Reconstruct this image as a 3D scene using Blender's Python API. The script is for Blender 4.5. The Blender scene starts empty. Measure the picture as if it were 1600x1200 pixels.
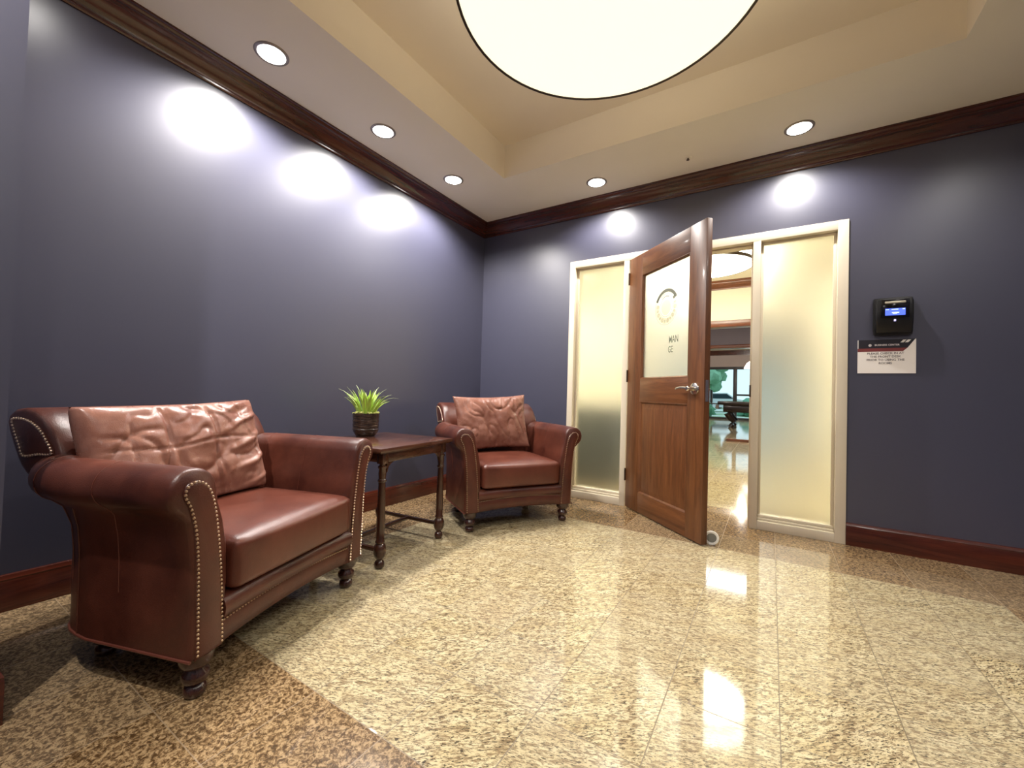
import bpy, bmesh, math, random
from mathutils import Vector, Matrix, noise
random.seed(7)
PI = math.pi
scene = bpy.context.scene
COL = scene.collection

# ------------------------------------------------------------------ camera
F_PX = 642.94
yaw, pitch, roll = 0.5626, 0.0205, 0.0286
cam_pos = Vector((2.6484, -3.561, 0.9533))
fw = Vector((-math.sin(yaw)*math.cos(pitch), math.cos(yaw)*math.cos(pitch), math.sin(pitch)))
rt = Vector((math.cos(yaw), math.sin(yaw), 0)); up = rt.cross(fw)
r2 = math.cos(roll)*rt + math.sin(roll)*up
u2 = -math.sin(roll)*rt + math.cos(roll)*up
cd = bpy.data.cameras.new('camera'); cam = bpy.data.objects.new('camera', cd); COL.objects.link(cam)
cd.sensor_fit = 'HORIZONTAL'; cd.sensor_width = 36.0; cd.lens = F_PX*36.0/1600.0
cd.clip_start = 0.02; cd.clip_end = 200
M = Matrix((r2, u2, -fw)).transposed().to_4x4(); M.translation = cam_pos
cam.matrix_world = M
scene.camera = cam

# ------------------------------------------------------------------ world, exposure
scene.view_settings.view_transform = 'Standard'
scene.view_settings.look = 'None'
scene.view_settings.gamma = 1.0
scene.view_settings.use_curve_mapping = False
scene.view_settings.exposure = 0.42
w = bpy.data.worlds.new('world'); scene.world = w; w.use_nodes = True
bgn = w.node_tree.nodes['Background']; bgn.inputs[0].default_value = (0.62, 0.90, 1.0, 1); bgn.inputs[1].default_value = .95
CAN_W = 92.0
DRUM_L = 0.86
HALL_L = 14.0

def lamp(name, kind, loc, power, color=(1, .93, .82), size=.03, rot=None, spot=None, blend=.5, label=None, parent=None):
    d = bpy.data.lights.new(name, kind); d.energy = power; d.color = color
    if kind in ('POINT', 'SPOT'): d.shadow_soft_size = size
    if kind == 'SPOT': d.spot_size = spot; d.spot_blend = blend
    o = bpy.data.objects.new(name, d); COL.objects.link(o); o.location = loc
    if parent: o.parent = parent
    return o

# ------------------------------------------------------------------ helpers
def link(o): COL.objects.link(o); return o
def obj(name, bm, mat, parent=None, smooth=True, angle=40, loc=None):
    bmesh.ops.recalc_face_normals(bm, faces=bm.faces)
    me = bpy.data.meshes.new(name); bm.to_mesh(me); bm.free()
    mats = mat if isinstance(mat, (list, tuple)) else [mat]
    for m in mats: me.materials.append(m)
    if smooth:
        me.polygons.foreach_set('use_smooth', [True]*len(me.polygons))
        if angle: me.set_sharp_from_angle(angle=math.radians(angle))
    o = bpy.data.objects.new(name, me); link(o)
    if parent: o.parent = parent
    if loc: o.location = loc
    return o
def empty(name, loc=(0, 0, 0), rz=0):
    o = bpy.data.objects.new(name, None); link(o); o.location = loc; o.rotation_euler = (0, 0, rz)
    o.empty_display_size = .05
    return o
def tag(o, label, cat, group=None, kind=None):
    o['label'] = label; o['category'] = cat
    if group: o['group'] = group
    if kind: o['kind'] = kind
    return o
def struct(o, label=None):
    o['kind'] = 'structure'
    if label: o['label'] = label
    return o
def BM(): return bmesh.new()
def box(bm, x0, x1, y0, y1, z0, z1, bev=0, seg=2, mi=0):
    vs = [bm.verts.new(c) for c in ((x0,y0,z0),(x1,y0,z0),(x1,y1,z0),(x0,y1,z0),(x0,y0,z1),(x1,y0,z1),(x1,y1,z1),(x0,y1,z1))]
    fs = [bm.faces.new([vs[i] for i in f]) for f in ((0,3,2,1),(4,5,6,7),(0,1,5,4),(1,2,6,5),(2,3,7,6),(3,0,4,7))]
    for f in fs: f.material_index = mi
    if bev:
        es = list({e for f in fs for e in f.edges})
        bmesh.ops.bevel(bm, geom=es, offset=bev, segments=seg, profile=.5, affect='EDGES')
    return vs
def rings(bm, rs, closed=True, cap=True, mi=0):
    V = [[bm.verts.new(p) for p in r] for r in rs]
    n = len(V[0])
    for a, b in zip(V, V[1:]):
        for i in range(n if closed else n-1):
            j = (i+1) % n
            f = bm.faces.new((a[i], a[j], b[j], b[i])); f.material_index = mi
    if cap and closed:
        for r in (V[0], V[-1]):
            f = bm.faces.new(r); f.material_index = mi
    return V
def lathe(bm, prof, c=(0, 0, 0), seg=24, mi=0, ax='z', cap=True):
    rs = []
    for r, z in prof:
        r = max(r, 1e-4)
        ring = []
        for k in range(seg):
            a = 2*PI*k/seg; p = (r*math.cos(a), r*math.sin(a), z)
            if ax == 'y': p = (p[0], p[2], p[1])
            if ax == 'x': p = (p[2], p[0], p[1])
            ring.append((c[0]+p[0], c[1]+p[1], c[2]+p[2]))
        rs.append(ring)
    if not cap: return rings(bm, rs+[rs[0]], cap=False, mi=mi)
    return rings(bm, rs, mi=mi)
def tube(bm, pts, r, seg=8, mi=0):
    P = [Vector(p) for p in pts]; rs = []
    for i, p in enumerate(P):
        t = (P[min(i+1, len(P)-1)]-P[max(i-1, 0)]).normalized()
        a = t.cross(Vector((0, 0, 1)))
        if a.length < .05: a = t.cross(Vector((1, 0, 0)))
        a.normalize(); b = t.cross(a)
        rr = r(i/(len(P)-1)) if callable(r) else r
        rs.append([p+rr*(math.cos(2*PI*k/seg)*a+math.sin(2*PI*k/seg)*b) for k in range(seg)])
    return rings(bm, rs, mi=mi)
def prism(bm, pts, f0, f1, mi=0):      # pts 2d, f0/f1 map a 2d point to 3d
    return rings(bm, [[f0(*p) for p in pts], [f1(*p) for p in pts]], mi=mi)
def ball(bm, c, r, sub=1, sc=(1, 1, 1)):
    m = Matrix.Translation(c) @ Matrix.Diagonal((*sc, 1))
    bmesh.ops.create_icosphere(bm, subdivisions=sub, radius=r, matrix=m)
def catmull(pts, step, closed=False):
    P = [Vector(p) for p in pts]; n = len(P); out = []
    rng = n if closed else n-1
    for i in range(rng):
        g = (lambda k: P[k % n]) if closed else (lambda k: P[max(0, min(n-1, k))])
        p0, p1, p2, p3 = g(i-1), g(i), g(i+1), g(i+2)
        m = max(2, int((p2-p1).length/(step*.25)))
        for k in range(m):
            t = k/m
            out.append(.5*((2*p1)+(-p0+p2)*t+(2*p0-5*p1+4*p2-p3)*t*t+(-p0+3*p1-3*p2+p3)*t**3))
    if not closed: out.append(P[-1])
    res = [out[0]]; acc = 0
    for a, b in zip(out, out[1:]+([out[0]] if closed else [])):
        L = (b-a).length
        while acc+L >= step:
            t = (step-acc)/L; a = a.lerp(b, t); L = (b-a).length; acc = 0; res.append(a.copy())
        acc += L
    return res
def inset(pts, d):                     # shrink a closed 2d loop (any winding) by d
    n = len(pts); A = sum(pts[i][0]*pts[(i+1) % n][1]-pts[(i+1) % n][0]*pts[i][1] for i in range(n))
    s = 1 if A > 0 else -1; out = []
    for i in range(n):
        a, b, c = Vector(pts[i-1]), Vector(pts[i]), Vector(pts[(i+1) % n])
        t1 = (b-a).normalized(); t2 = (c-b).normalized()
        n1 = Vector((-t1.y, t1.x))*s; n2 = Vector((-t2.y, t2.x))*s
        m = (n1+n2)
        m = m/max(.5, m.length_squared/2)
        out.append(b+m*d)
    return out
def rbox(bm, sx, sy, sz, r, n=10, fn=None, M4=None):    # rounded box, half sizes, optional vertex function
    g = bmesh.ops.create_cube(bm, size=2)
    vs = g['verts']
    es = list({e for v in vs for e in v.link_edges})
    bmesh.ops.subdivide_edges(bm, edges=es, cuts=n, use_grid_fill=True)
    for v in bm.verts:
        p = Vector((v.co.x*sx, v.co.y*sy, v.co.z*sz)); N = Vector((v.co.x, v.co.y, v.co.z))
        q = Vector((max(-sx+r, min(sx-r, p.x)), max(-sy+r, min(sy-r, p.y)), max(-sz+r, min(sz-r, p.z))))
        d = p-q
        if d.length > 1e-6: p = q+d.normalized()*r
        if fn: p = fn(p, N)
        v.co = M4 @ p if M4 else p
def text_mesh(s, size, ext=.0004, align='CENTER', bold=0):
    c = bpy.data.curves.new('lettering', 'FONT'); c.body = s; c.size = size; c.extrude = ext
    c.align_x = align; c.align_y = 'CENTER'; c.offset = bold; c.resolution_u = 3
    o = bpy.data.objects.new('lettering', c); link(o)
    dg = bpy.context.evaluated_depsgraph_get(); dg.update()
    me = bpy.data.meshes.new_from_object(o.evaluated_get(dg))
    bpy.data.objects.remove(o); bpy.data.curves.remove(c)
    return me
def text_obj(name, s, size, mat, parent, M4, **k):
    me = text_mesh(s, size, **k); me.name = name
    me.materials.clear(); me.materials.append(mat)
    me.transform(M4)
    o = bpy.data.objects.new(name, me); link(o); o.parent = parent
    return o

# ------------------------------------------------------------------ materials
class NT:
    def __init__(s, name):
        s.m = bpy.data.materials.new(name); s.m.use_nodes = True; s.t = s.m.node_tree
        s.b = s.t.nodes['Principled BSDF']; s.out = s.t.nodes['Material Output']
    def n(s, typ, **kw):
        x = s.t.nodes.new(typ)
        for k, v in kw.items(): setattr(x, k, v)
        return x
    def l(s, a, b): s.t.links.new(a, b)
    def setv(s, node, i, v):
        if isinstance(v, bpy.types.NodeSocket): s.l(v, node.inputs[i])
        else: node.inputs[i].default_value = v
    def math(s, op, a, b=0.0, c=None):
        x = s.n('ShaderNodeMath', operation=op); s.setv(x, 0, a); s.setv(x, 1, b)
        if c is not None: s.setv(x, 2, c)
        return x.outputs[0]
    def noise(s, vec, scale, detail=3, rough=.5, dist=0):
        x = s.n('ShaderNodeTexNoise'); s.l(vec, x.inputs['Vector']); x.inputs['Scale'].default_value = scale
        x.inputs['Detail'].default_value = detail; x.inputs['Roughness'].default_value = rough; x.inputs['Distortion'].default_value = dist
        return x.outputs['Fac']
    def ramp(s, fac, stops):
        x = s.n('ShaderNodeValToRGB'); s.l(fac, x.inputs[0]); e = x.color_ramp.elements
        while len(e) < len(stops): e.new(.5)
        for el, (p, c) in zip(e, stops):
            el.position = p; el.color = (*c, 1) if len(c) == 3 else c
        return x.outputs[0]
    def mix(s, fac, a, b, mode='MIX'):
        x = s.n('ShaderNodeMix', data_type='RGBA', blend_type=mode)
        s.setv(x, 0, fac); s.setv(x, 6, a if isinstance(a, bpy.types.NodeSocket) else (*a, 1)); s.setv(x, 7, b if isinstance(b, bpy.types.NodeSocket) else (*b, 1))
        return x.outputs[2]
    def mapping(s, vec, scale=(1, 1, 1), rot=(0, 0, 0), loc=(0, 0, 0)):
        x = s.n('ShaderNodeMapping'); s.l(vec, x.inputs[0]); x.inputs['Scale'].default_value = scale
        x.inputs['Rotation'].default_value = rot; x.inputs['Location'].default_value = loc
        return x.outputs[0]
    def obco(s): return s.n('ShaderNodeTexCoord').outputs['Object']
    def pos(s): return s.n('ShaderNodeNewGeometry').outputs['Position']
    def bump(s, h, strength, dist=.01):
        x = s.n('ShaderNodeBump'); s.l(h, x.inputs['Height']); x.inputs['Strength'].default_value = strength; x.inputs['Distance'].default_value = dist
        s.l(x.outputs[0], s.b.inputs['Normal'])
    def base(s, c): s.setv(s.b, 'Base Color', c if isinstance(c, bpy.types.NodeSocket) else (*c, 1)); return s
    def p(s, **k):
        names = dict(rough='Roughness', metal='Metallic', spec='Specular IOR Level', coat='Coat Weight', coatr='Coat Roughness', trans='Transmission Weight', ior='IOR', sub='Subsurface Weight')
        for a, v in k.items(): s.setv(s.b, names[a], v)
        return s
def plain(name, c, rough=.5, **k): return NT(name).base(c).p(rough=rough, **k).m
def emis(name, c, strength, base=(.8, .8, .8)):
    t = NT(name); t.base(base); t.b.inputs['Emission Color'].default_value = (*c, 1); t.b.inputs['Emission Strength'].default_value = strength
    return t.m
def paint(name, c, rough=.5, spec=.5, bump=.04, sc=350):
    t = NT(name); t.base(t.mix(t.noise(t.pos(), 3, 2), c, tuple(v*1.06 for v in c))).p(rough=rough, spec=spec)
    t.bump(t.noise(t.pos(), sc, 2), bump, .002); return t.m
def leather(name, c, dark, rough=.36, scale=1.0, crease=1.2):
    t = NT(name); o = t.obco()
    n1 = t.noise(o, 5*scale, 4, .6); n2 = t.noise(o, 38, 3, .6)
    col = t.mix(t.ramp(n1, [(.32, (0, 0, 0)), (.7, (1, 1, 1))]), dark, c)
    col = t.mix(t.math('MULTIPLY', t.ramp(n2, [(.5, (0, 0, 0)), (.75, (1, 1, 1))]), .10), col, tuple(min(1, v*1.5) for v in c))
    t.base(col).p(rough=t.math('MULTIPLY_ADD', n1, .18, rough-.08), spec=.5)
    v = t.n('ShaderNodeTexVoronoi'); t.l(o, v.inputs['Vector']); v.inputs['Scale'].default_value = 320
    h = t.math('ADD', t.math('MULTIPLY', v.outputs['Distance'], .5), t.math('MULTIPLY', t.noise(o, 22, 4, .6), crease))
    t.bump(h, .16, .004); return t.m
def wood(name, c, dark, rough=.3, coat=.3, axis='z', scale=1.0, coatr=.12):
    t = NT(name); o = t.obco()
    s = dict(x=(1.2, 14, 14), y=(14, 1.2, 14), z=(14, 14, 1.2))[axis]
    m = t.mapping(o, tuple(v*scale for v in s))
    n1 = t.noise(m, 1.6, 6, .62, 1.2); n2 = t.noise(t.mapping(o, tuple(v*6*scale for v in s)), 2, 3, .6)
    col = t.mix(t.ramp(n1, [(.3, (0, 0, 0)), (.68, (1, 1, 1))]), dark, c)
    col = t.mix(t.math('MULTIPLY', t.ramp(n2, [(.45, (0, 0, 0)), (.7, (1, 1, 1))]), .22), col, tuple(v*.5 for v in dark))
    t.base(col).p(rough=rough, coat=coat, coatr=coatr); t.bump(n2, .05, .002)
    return t.m
TILE = .3075
def granite(name, kind):
    t = NT(name); pos = t.pos()
    sep = t.n('ShaderNodeSeparateXYZ'); t.l(pos, sep.inputs[0])
    gx = t.math('DIVIDE', t.math('SUBTRACT', sep.outputs[0], .223), TILE); gy = t.math('DIVIDE', sep.outputs[1], TILE)
    ix = t.math('FLOOR', gx); iy = t.math('FLOOR', gy)
    def edge(g):
        f = t.math('FRACT', g); return t.math('MULTIPLY', t.math('MINIMUM', f, t.math('SUBTRACT', 1.0, f)), TILE)
    d = t.math('MINIMUM', edge(gx), edge(gy))
    grout = t.math('LESS_THAN', d, .0016)
    cmb = t.n('ShaderNodeCombineXYZ'); t.l(ix, cmb.inputs[0]); t.l(iy, cmb.inputs[1])
    wn = t.n('ShaderNodeTexWhiteNoise'); wn.noise_dimensions = '3D'; t.l(cmb.outputs[0], wn.inputs['Vector'])
    rnd = wn.outputs['Value']
    off = t.n('ShaderNodeVectorMath', operation='SCALE'); t.l(wn.outputs['Color'], off.inputs[0]); off.inputs['Scale'].default_value = 3.0
    add = t.n('ShaderNodeVectorMath', operation='ADD'); t.l(pos, add.inputs[0]); t.l(off.outputs[0], add.inputs[1])
    if kind == 'cream':
        vr = t.n('ShaderNodeVectorRotate'); vr.rotation_type = 'Z_AXIS'; t.l(add.outputs[0], vr.inputs['Vector'])
        t.l(t.math('MULTIPLY_ADD', rnd, .5, -.78), vr.inputs['Angle'])
        m = t.mapping(vr.outputs[0], (1, 3.0, 1))
        a = t.noise(m, 36, 6, .7, .7); b = t.noise(m, 7, 3, .5); c = t.noise(m, 78, 4, .72, .4)
        col = t.ramp(b, [(.3, (.60, .48, .26)), (.7, (.77, .67, .42))])
        col = t.mix(t.ramp(a, [(.47, (0, 0, 0)), (.58, (1, 1, 1))]), col, (.27, .19, .10))
        col = t.mix(t.ramp(c, [(.53, (0, 0, 0)), (.60, (1, 1, 1))]), col, (.05, .038, .025))
        g = (.16, .12, .07)
    else:
        a = t.noise(add.outputs[0], 80, 4, .7, .6); c = t.noise(add.outputs[0], 130, 3, .6)
        col = t.ramp(a, [(.40, (.08, .042, .016)), (.49, (.23, .14, .065)), (.58, (.47, .32, .165))])
        col = t.mix(t.ramp(c, [(.55, (0, 0, 0)), (.7, (1, 1, 1))]), col, (.07, .045, .025))
        g = (.30, .21, .12)
    col = t.mix(t.math('MULTIPLY_ADD', rnd, .22, .0), col, tuple(v*.6 for v in (.8, .7, .5)))
    col = t.mix(t.math('MULTIPLY', grout, .8), col, g)
    t.base(col).p(rough=t.math('MULTIPLY_ADD', grout, .4, .07), spec=.6)
    t.bump(t.math('MULTIPLY', grout, -1.0), .15, .001)
    return t.m

M_wall = paint('navy satin paint', (.056, .057, .091), .38, .85)
M_ceil = paint('beige ceiling paint', (.87, .82, .69), .85, .3, .1, 220)
M_tray = paint('warm tray ceiling paint', (.82, .74, .60), .85, .3, .1, 220)
M_cream = paint('cream wall paint', (.86, .83, .72), .7, .3)
M_frame = paint('ivory frame enamel', (.72, .64, .50), .35, .5, .02)
M_mahog = wood('dark mahogany', (.085, .015, .007), (.030, .006, .004), .25, .5, 'y')
M_mahogx = wood('dark mahogany crosswise', (.085, .015, .007), (.030, .006, .004), .25, .5, 'x')
M_base = wood('mahogany baseboard', (.11, .022, .010), (.045, .009, .005), .25, .5, 'x')
M_basey = wood('mahogany baseboard lengthwise', (.11, .022, .010), (.045, .009, .005), .25, .5, 'y')
M_door = wood('stained oak door', (.185, .068, .022), (.085, .028, .009), .42, .10, 'z')
M_doorx = wood('stained oak door rail', (.185, .068, .022), (.085, .028, .009), .42, .10, 'x')
M_table = wood('walnut table', (.075, .028, .015), (.030, .010, .006), .25, .5, 'z', 1.5)
M_tabtop = wood('walnut table top', (.13, .05, .03), (.045, .016, .010), .22, .6, 'y', 1.0)
M_tablex = wood('walnut apron', (.085, .032, .017), (.040, .014, .008), .25, .5, 'x', 1.5)
M_tabley = wood('walnut apron lengthwise', (.085, .032, .017), (.040, .014, .008), .25, .5, 'y', 1.5)
M_foot = wood('dark turned feet', (.06, .018, .012), (.025, .008, .006), .2, .7, 'z')
M_leather = leather('chestnut leather', (.126, .035, .020), (.055, .013, .008), .33)
M_seat = leather('chestnut seat leather', (.160, .047, .028), (.090, .023, .014), .30, 1.0, .25)
M_pillow = leather('worn russet leather', (.37, .18, .130), (.20, .075, .050), .27, 1.2)
M_welt = leather('leather welt', (.17, .048, .030), (.12, .032, .02), .35)
M_nail = plain('antique brass nail', (.72, .55, .40), .28, metal=1.0)
M_steel = plain('satin nickel', (.72, .68, .62), .22, metal=1.0)
M_bronze = plain('dark bronze hinge', (.10, .065, .045), .4, metal=.8)
M_black = plain('black plastic', (.012, .012, .013), .35)
M_bezel = plain('glossy black bezel', (.004, .004, .006), .1)
M_white = plain('white enamel', (.85, .83, .78), .4)
M_dark = plain('black dustcover cloth', (.01, .008, .008), .9)
M_ring = plain('bronze lamp ring', (.05, .032, .022), .4, metal=.6)
M_can = emis('downlight lens', (1, .96, .9), 14)
M_drum = emis('drum diffuser', (1.0, .93, .66), DRUM_L)
M_drumside = emis('drum fabric shade', (1.0, .86, .66), 1.25)
M_hside = emis('hall drum fabric shade', (1.0, .93, .74), 9)
M_hdrum = emis('hall drum diffuser', (1.0, .93, .74), HALL_L)
M_creamf = granite('cream granite', 'cream')
M_brownf = granite('brown granite', 'brown')
t = NT('frosted glass'); t.base((.95, .97, .92)).p(rough=.56, trans=1.0, ior=1.25, spec=.5)
t.bump(t.noise(t.mapping(t.obco(), (30, 30, 3)), 3, 3), .08, .004); M_frost = t.m
t = NT('clear glass'); t.base((1, 1, 1)).p(rough=.0, trans=1.0, ior=1.02, spec=.3); M_clear = t.m

# ------------------------------------------------------------------ room shell
H = 2.729; RX = 4.17; RY = -4.17; JX = .856; JY = -3.338
TH = .12
# floor: cream field inside a brown border, continuing through the doorway
bm = BM()
def quad(bm, x0, x1, y0, y1, z, mi):
    f = bm.faces.new([bm.verts.new(p) for p in ((x0, y0, z), (x1, y0, z), (x1, y1, z), (x0, y1, z))]); f.material_index = mi
FX0, FX1, FY0, FY1 = .5305, 3.6055, -2.7675, -.615
HY = .48
for (x0, x1, y0, y1, mi) in ((0, FX0, RY, HY, 1), (FX1, RX, RY, HY, 1), (FX0, FX1, RY, FY0, 1), (FX0, FX1, FY0, FY1, 0), (FX0, FX1, FY1, HY, 1),
                             (0, RX, HY, 3.5, 0), (-7, 10, 3.5, 6.7, 0), (-7, 10, 6.7, 7.3, 1), (-7, 10, 7.3, 18.2, 0)):
    quad(bm, x0, x1, y0, y1, 0, mi)
struct(obj('floor', bm, [M_creamf, M_brownf], smooth=False))
# ceiling with recessed tray
TX0, TX1, TY0, TY1, TZ = .745, 3.425, -3.41, -.76, 3.0
bm = BM()
for (x0, x1, y0, y1) in ((0, RX, TY1, 0), (0, TX0, RY, TY1), (TX1, RX, RY, TY1), (TX0, TX1, RY, TY0)):
    box(bm, x0-.0, x1, y0, y1, H, TZ)
box(bm, TX0, TX1, TY0, TY1, TZ, TZ+.05, mi=1)
for f in bm.faces:
    c = f.calc_center_median()
    if TX0-.001 <= c.x <= TX1+.001 and TY0-.001 <= c.y <= TY1+.001 and c.z > H+.01: f.material_index = 1
struct(obj('ceiling', bm, [M_ceil, M_tray], smooth=False))
# walls
def wallbox(name, *b, m=None):
    bm = BM(); box(bm, *b); return struct(obj(name, bm, m or M_wall, smooth=False))
wallbox('wall_left', -.1, 0, RY, 0, 0, TZ)
wallbox('wall_right', RX, RX+.1, RY, 0, 0, TZ)
wallbox('wall_front', -.1, RX+.1, RY-.1, RY, 0, TZ)
wallbox('wall_corner', 0, JX, RY, JY, 0, H)
O0, O1, OT = 1.024, 3.082, 2.2
bm = BM()
for b in ((-.1, O0+.01, 0, .06, 0, TZ), (O1-.01, RX+.1, 0, .06, 0, TZ), (O0+.01, O1-.01, 0, .06, OT-.01, TZ)): box(bm, *b)
struct(obj('wall_back', bm, M_wall, smooth=False))
bm = BM()
for b in ((-.1, O0+.01, .06, TH, 0, TZ), (O1-.01, RX+.1, .06, TH, 0, TZ), (O0+.01, O1-.01, .06, TH, OT-.01, TZ)): box(bm, *b)
struct(obj('wall_hall_near', bm, M_cream, smooth=False))

# crown moulding and baseboards
CR = [(0, -.120), (.007, -.120), (.013, -.114), (.014, -.106), (.019, -.103), (.021, -.096), (.027, -.090), (.034, -.078), (.046, -.062), (.062, -.049), (.078, -.041), (.084, -.037), (.085, -.030), (.091, -.028), (.099, -.021), (.104, -.013), (.110, -.011), (.110, 0), (0, 0)]
BB = [(0, 0), (.018, 0), (.018, .118), (.016, .124), (.017, .130), (.013, .138), (.010, .146), (.004, .1485), (0, .1485)]
def mould(name, prof, z0, f0, f1, m):
    bm = BM(); prism(bm, prof, lambda o, z: f0(o, z+z0), lambda o, z: f1(o, z+z0)); return struct(obj(name, bm, m, angle=25))
mould('trim_1', CR, H, lambda o, z: (o, -o, z), lambda o, z: (o, JY+o, z), M_mahog)
mould('trim_2', CR, H, lambda o, z: (o, -o, z), lambda o, z: (RX-o, -o, z), M_mahogx)
mould('trim_3', CR, H, lambda o, z: (RX-o, -o, z), lambda o, z: (RX-o, RY+o, z), M_mahog)
mould('trim_4', CR, H, lambda o, z: (o, JY+o, z), lambda o, z: (JX+o, JY+o, z), M_mahogx)
mould('trim_5', CR, H, lambda o, z: (JX+o, JY+o, z), lambda o, z: (JX+o, RY+o, z), M_mahog)
mould('baseboard_left', BB, 0, lambda o, z: (o, -o, z), lambda o, z: (o, JY+o, z), M_basey)
mould('baseboard_back_left', BB, 0, lambda o, z: (o, -o, z), lambda o, z: (O0, -o, z), M_base)
mould('baseboard_back_right', BB, 0, lambda o, z: (O1, -o, z), lambda o, z: (RX-o, -o, z), M_base)
mould('baseboard_right', BB, 0, lambda o, z: (RX-o, -o, z), lambda o, z: (RX-o, RY+o, z), M_basey)
mould('baseboard_corner', BB, 0, lambda o, z: (o, JY+o, z), lambda o, z: (JX+o, JY+o, z), M_base)
mould('baseboard_corner_side', BB, 0, lambda o, z: (JX+o, JY+o, z), lambda o, z: (JX+o, RY+o, z), M_basey)

# ------------------------------------------------------------------ door frame and sidelights
D0, D1, DT = 1.590, 2.520, 2.137
M1, M4 = 1.541, 2.570
S0, S1 = 1.078, 3.022
FY = -.012; FB = TH+.012
fr = empty('trim_6', (0, 0, 0)); struct(fr, 'ivory painted wooden frame around the door and its two sidelights')
def fpart(name, *b, bev=.0025, par=fr, m=None):
    bm = BM(); box(bm, *b, bev=bev); return obj(name, bm, m or M_frame, par, angle=30)
fpart('side_jamb', O0, S0, FY, FB, 0, OT)
fpart('side_jamb', S1, O1, FY, FB, 0, OT)
fpart('head', S0, S1, FY, FB, DT, OT)
fpart('mullion', M1, D0, FY, FB, 0, DT)
fpart('mullion', D1, M4, FY, FB, 0, DT)
# door stops inside the doorway
fpart('door_stop_strip', D0, D0+.012, .045, FB, 0, DT); fpart('door_stop_strip', D1-.012, D1, .045, FB, 0, DT); fpart('door_stop_strip', D0+.012, D1-.012, .045, FB, DT-.012, DT)
sp = fpart('strike_plate', D1-.0125, D1-.001, -.004, .036, .97, 1.06, bev=.001, m=M_bronze)
for i, (a, b, lab) in enumerate(((S0, M1, 'narrow frosted sidelight left of the open door'), (M4, S1, 'frosted sidelight right of the doorway'))):
    wn_ = empty('window_%d' % (i+1), (0, 0, 0)); struct(wn_, lab)
    fpart('sill', a, b, FY+.004, FB-.004, 0, .062, par=wn_)
    fpart('sill', a, b, .018, FB-.02, .062, .078, par=wn_, bev=.004)
    fpart('sill', a, b, .034, FB-.03, .078, .100, par=wn_, bev=.006)
    y0, y1 = .040, .056
    fpart('glazing_bead', a, a+.018, y0, y1, .10, DT, par=wn_); fpart('glazing_bead', b-.018, b, y0, y1, .10, DT, par=wn_)
    fpart('glazing_bead', a+.018, b-.018, y0, y1, DT-.018, DT, par=wn_)
    bm = BM(); box(bm, a+.001, b-.001, .060, .066, .09, DT-.002)
    g = obj('glass_pane', bm, M_frost, wn_, smooth=False); g['label'] = 'frosted glass pane'

# ------------------------------------------------------------------ the open door
dr = empty('door_1', (1.600, -.030, 0), math.radians(-42.4))
struct(dr, 'brown wooden door with frosted upper pane standing open'); dr['category'] = 'door'
DW = .922; DZ0, DZ1 = .010, 2.130; DD = .044       # local: x along door, y away from viewer
gx0, gx1, gz0, gz1 = .185, .765, 1.092, 1.952
px0, px1, pz0, pz1 = .185, .745, .165, .91
def dpart(name, *b, m=M_door, bev=.002, par=dr):
    bm = BM(); box(bm, *b, bev=bev); return obj(name, bm, m, par, angle=30)
dpart('stile', 0, gx0, 0, DD, DZ0, DZ1); dpart('stile', gx1, DW, 0, DD, DZ0, DZ1)
dpart('rail', gx0, gx1, 0, DD, gz1, DZ1, m=M_doorx); dpart('rail', gx0, gx1, 0, DD, pz1, gz0, m=M_doorx); dpart('rail', gx0, gx1, 0, DD, DZ0, pz0, m=M_doorx)
# moulded glazing frame
def framemould(name, x0, x1, z0, z1, prof, m, par):
    rs = []
    for (dx, y) in prof: rs.append([(x0+dx, y, z0+dx), (x1-dx, y, z0+dx), (x1-dx, y, z1-dx), (x0+dx, y, z1-dx)])
    bm = BM(); V = rings(bm, rs+[rs[0]], cap=False); bmesh.ops.remove_doubles(bm, verts=bm.verts, dist=1e-6)
    return obj(name, bm, m, par, angle=20)
framemould('glazing_moulding', gx0, gx1, gz0, gz1, [(0, .0), (.004, -.001), (.008, .004), (.014, .014), (.014, .030), (0, .030)], M_door, dr)
bm = BM(); box(bm, gx0+.002, gx1-.002, .018, .025, gz0+.002, gz1-.002)
gp = obj('glass_pane', bm, M_frost, dr, smooth=False); gp['label'] = 'frosted glass pane with round seal'
framemould('panel_moulding', px0, px1+.020, pz0, pz1, [(0, 0), (.003, -.001), (.009, .003), (.016, .012), (.016, .032), (0, .032)], M_door, dr)
bm = BM()
rs = [[(px0+.014+d, y, pz0+.014+d), (px1+.006-d, y, pz0+.014+d), (px1+.006-d, y, pz1-.014-d), (px0+.014+d, y, pz1-.014-d)] for d, y in ((0, .034), (0, .013), (.012, .012), (.045, .004), (.047, .0035))]
rings(bm, rs); obj('raised_panel', bm, M_door, dr, angle=20)
# hinges
for z in (1.963, 1.123, .28):
    bm = BM(); lathe(bm, [(0, -.052), (.007, -.052), (.007, .052), (0, .052)], (-.004, -.004, z), 12); box(bm, -.012, .0, 0, .006, z-.05, z+.05)
    obj('hinge', bm, M_bronze, dr)
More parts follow.
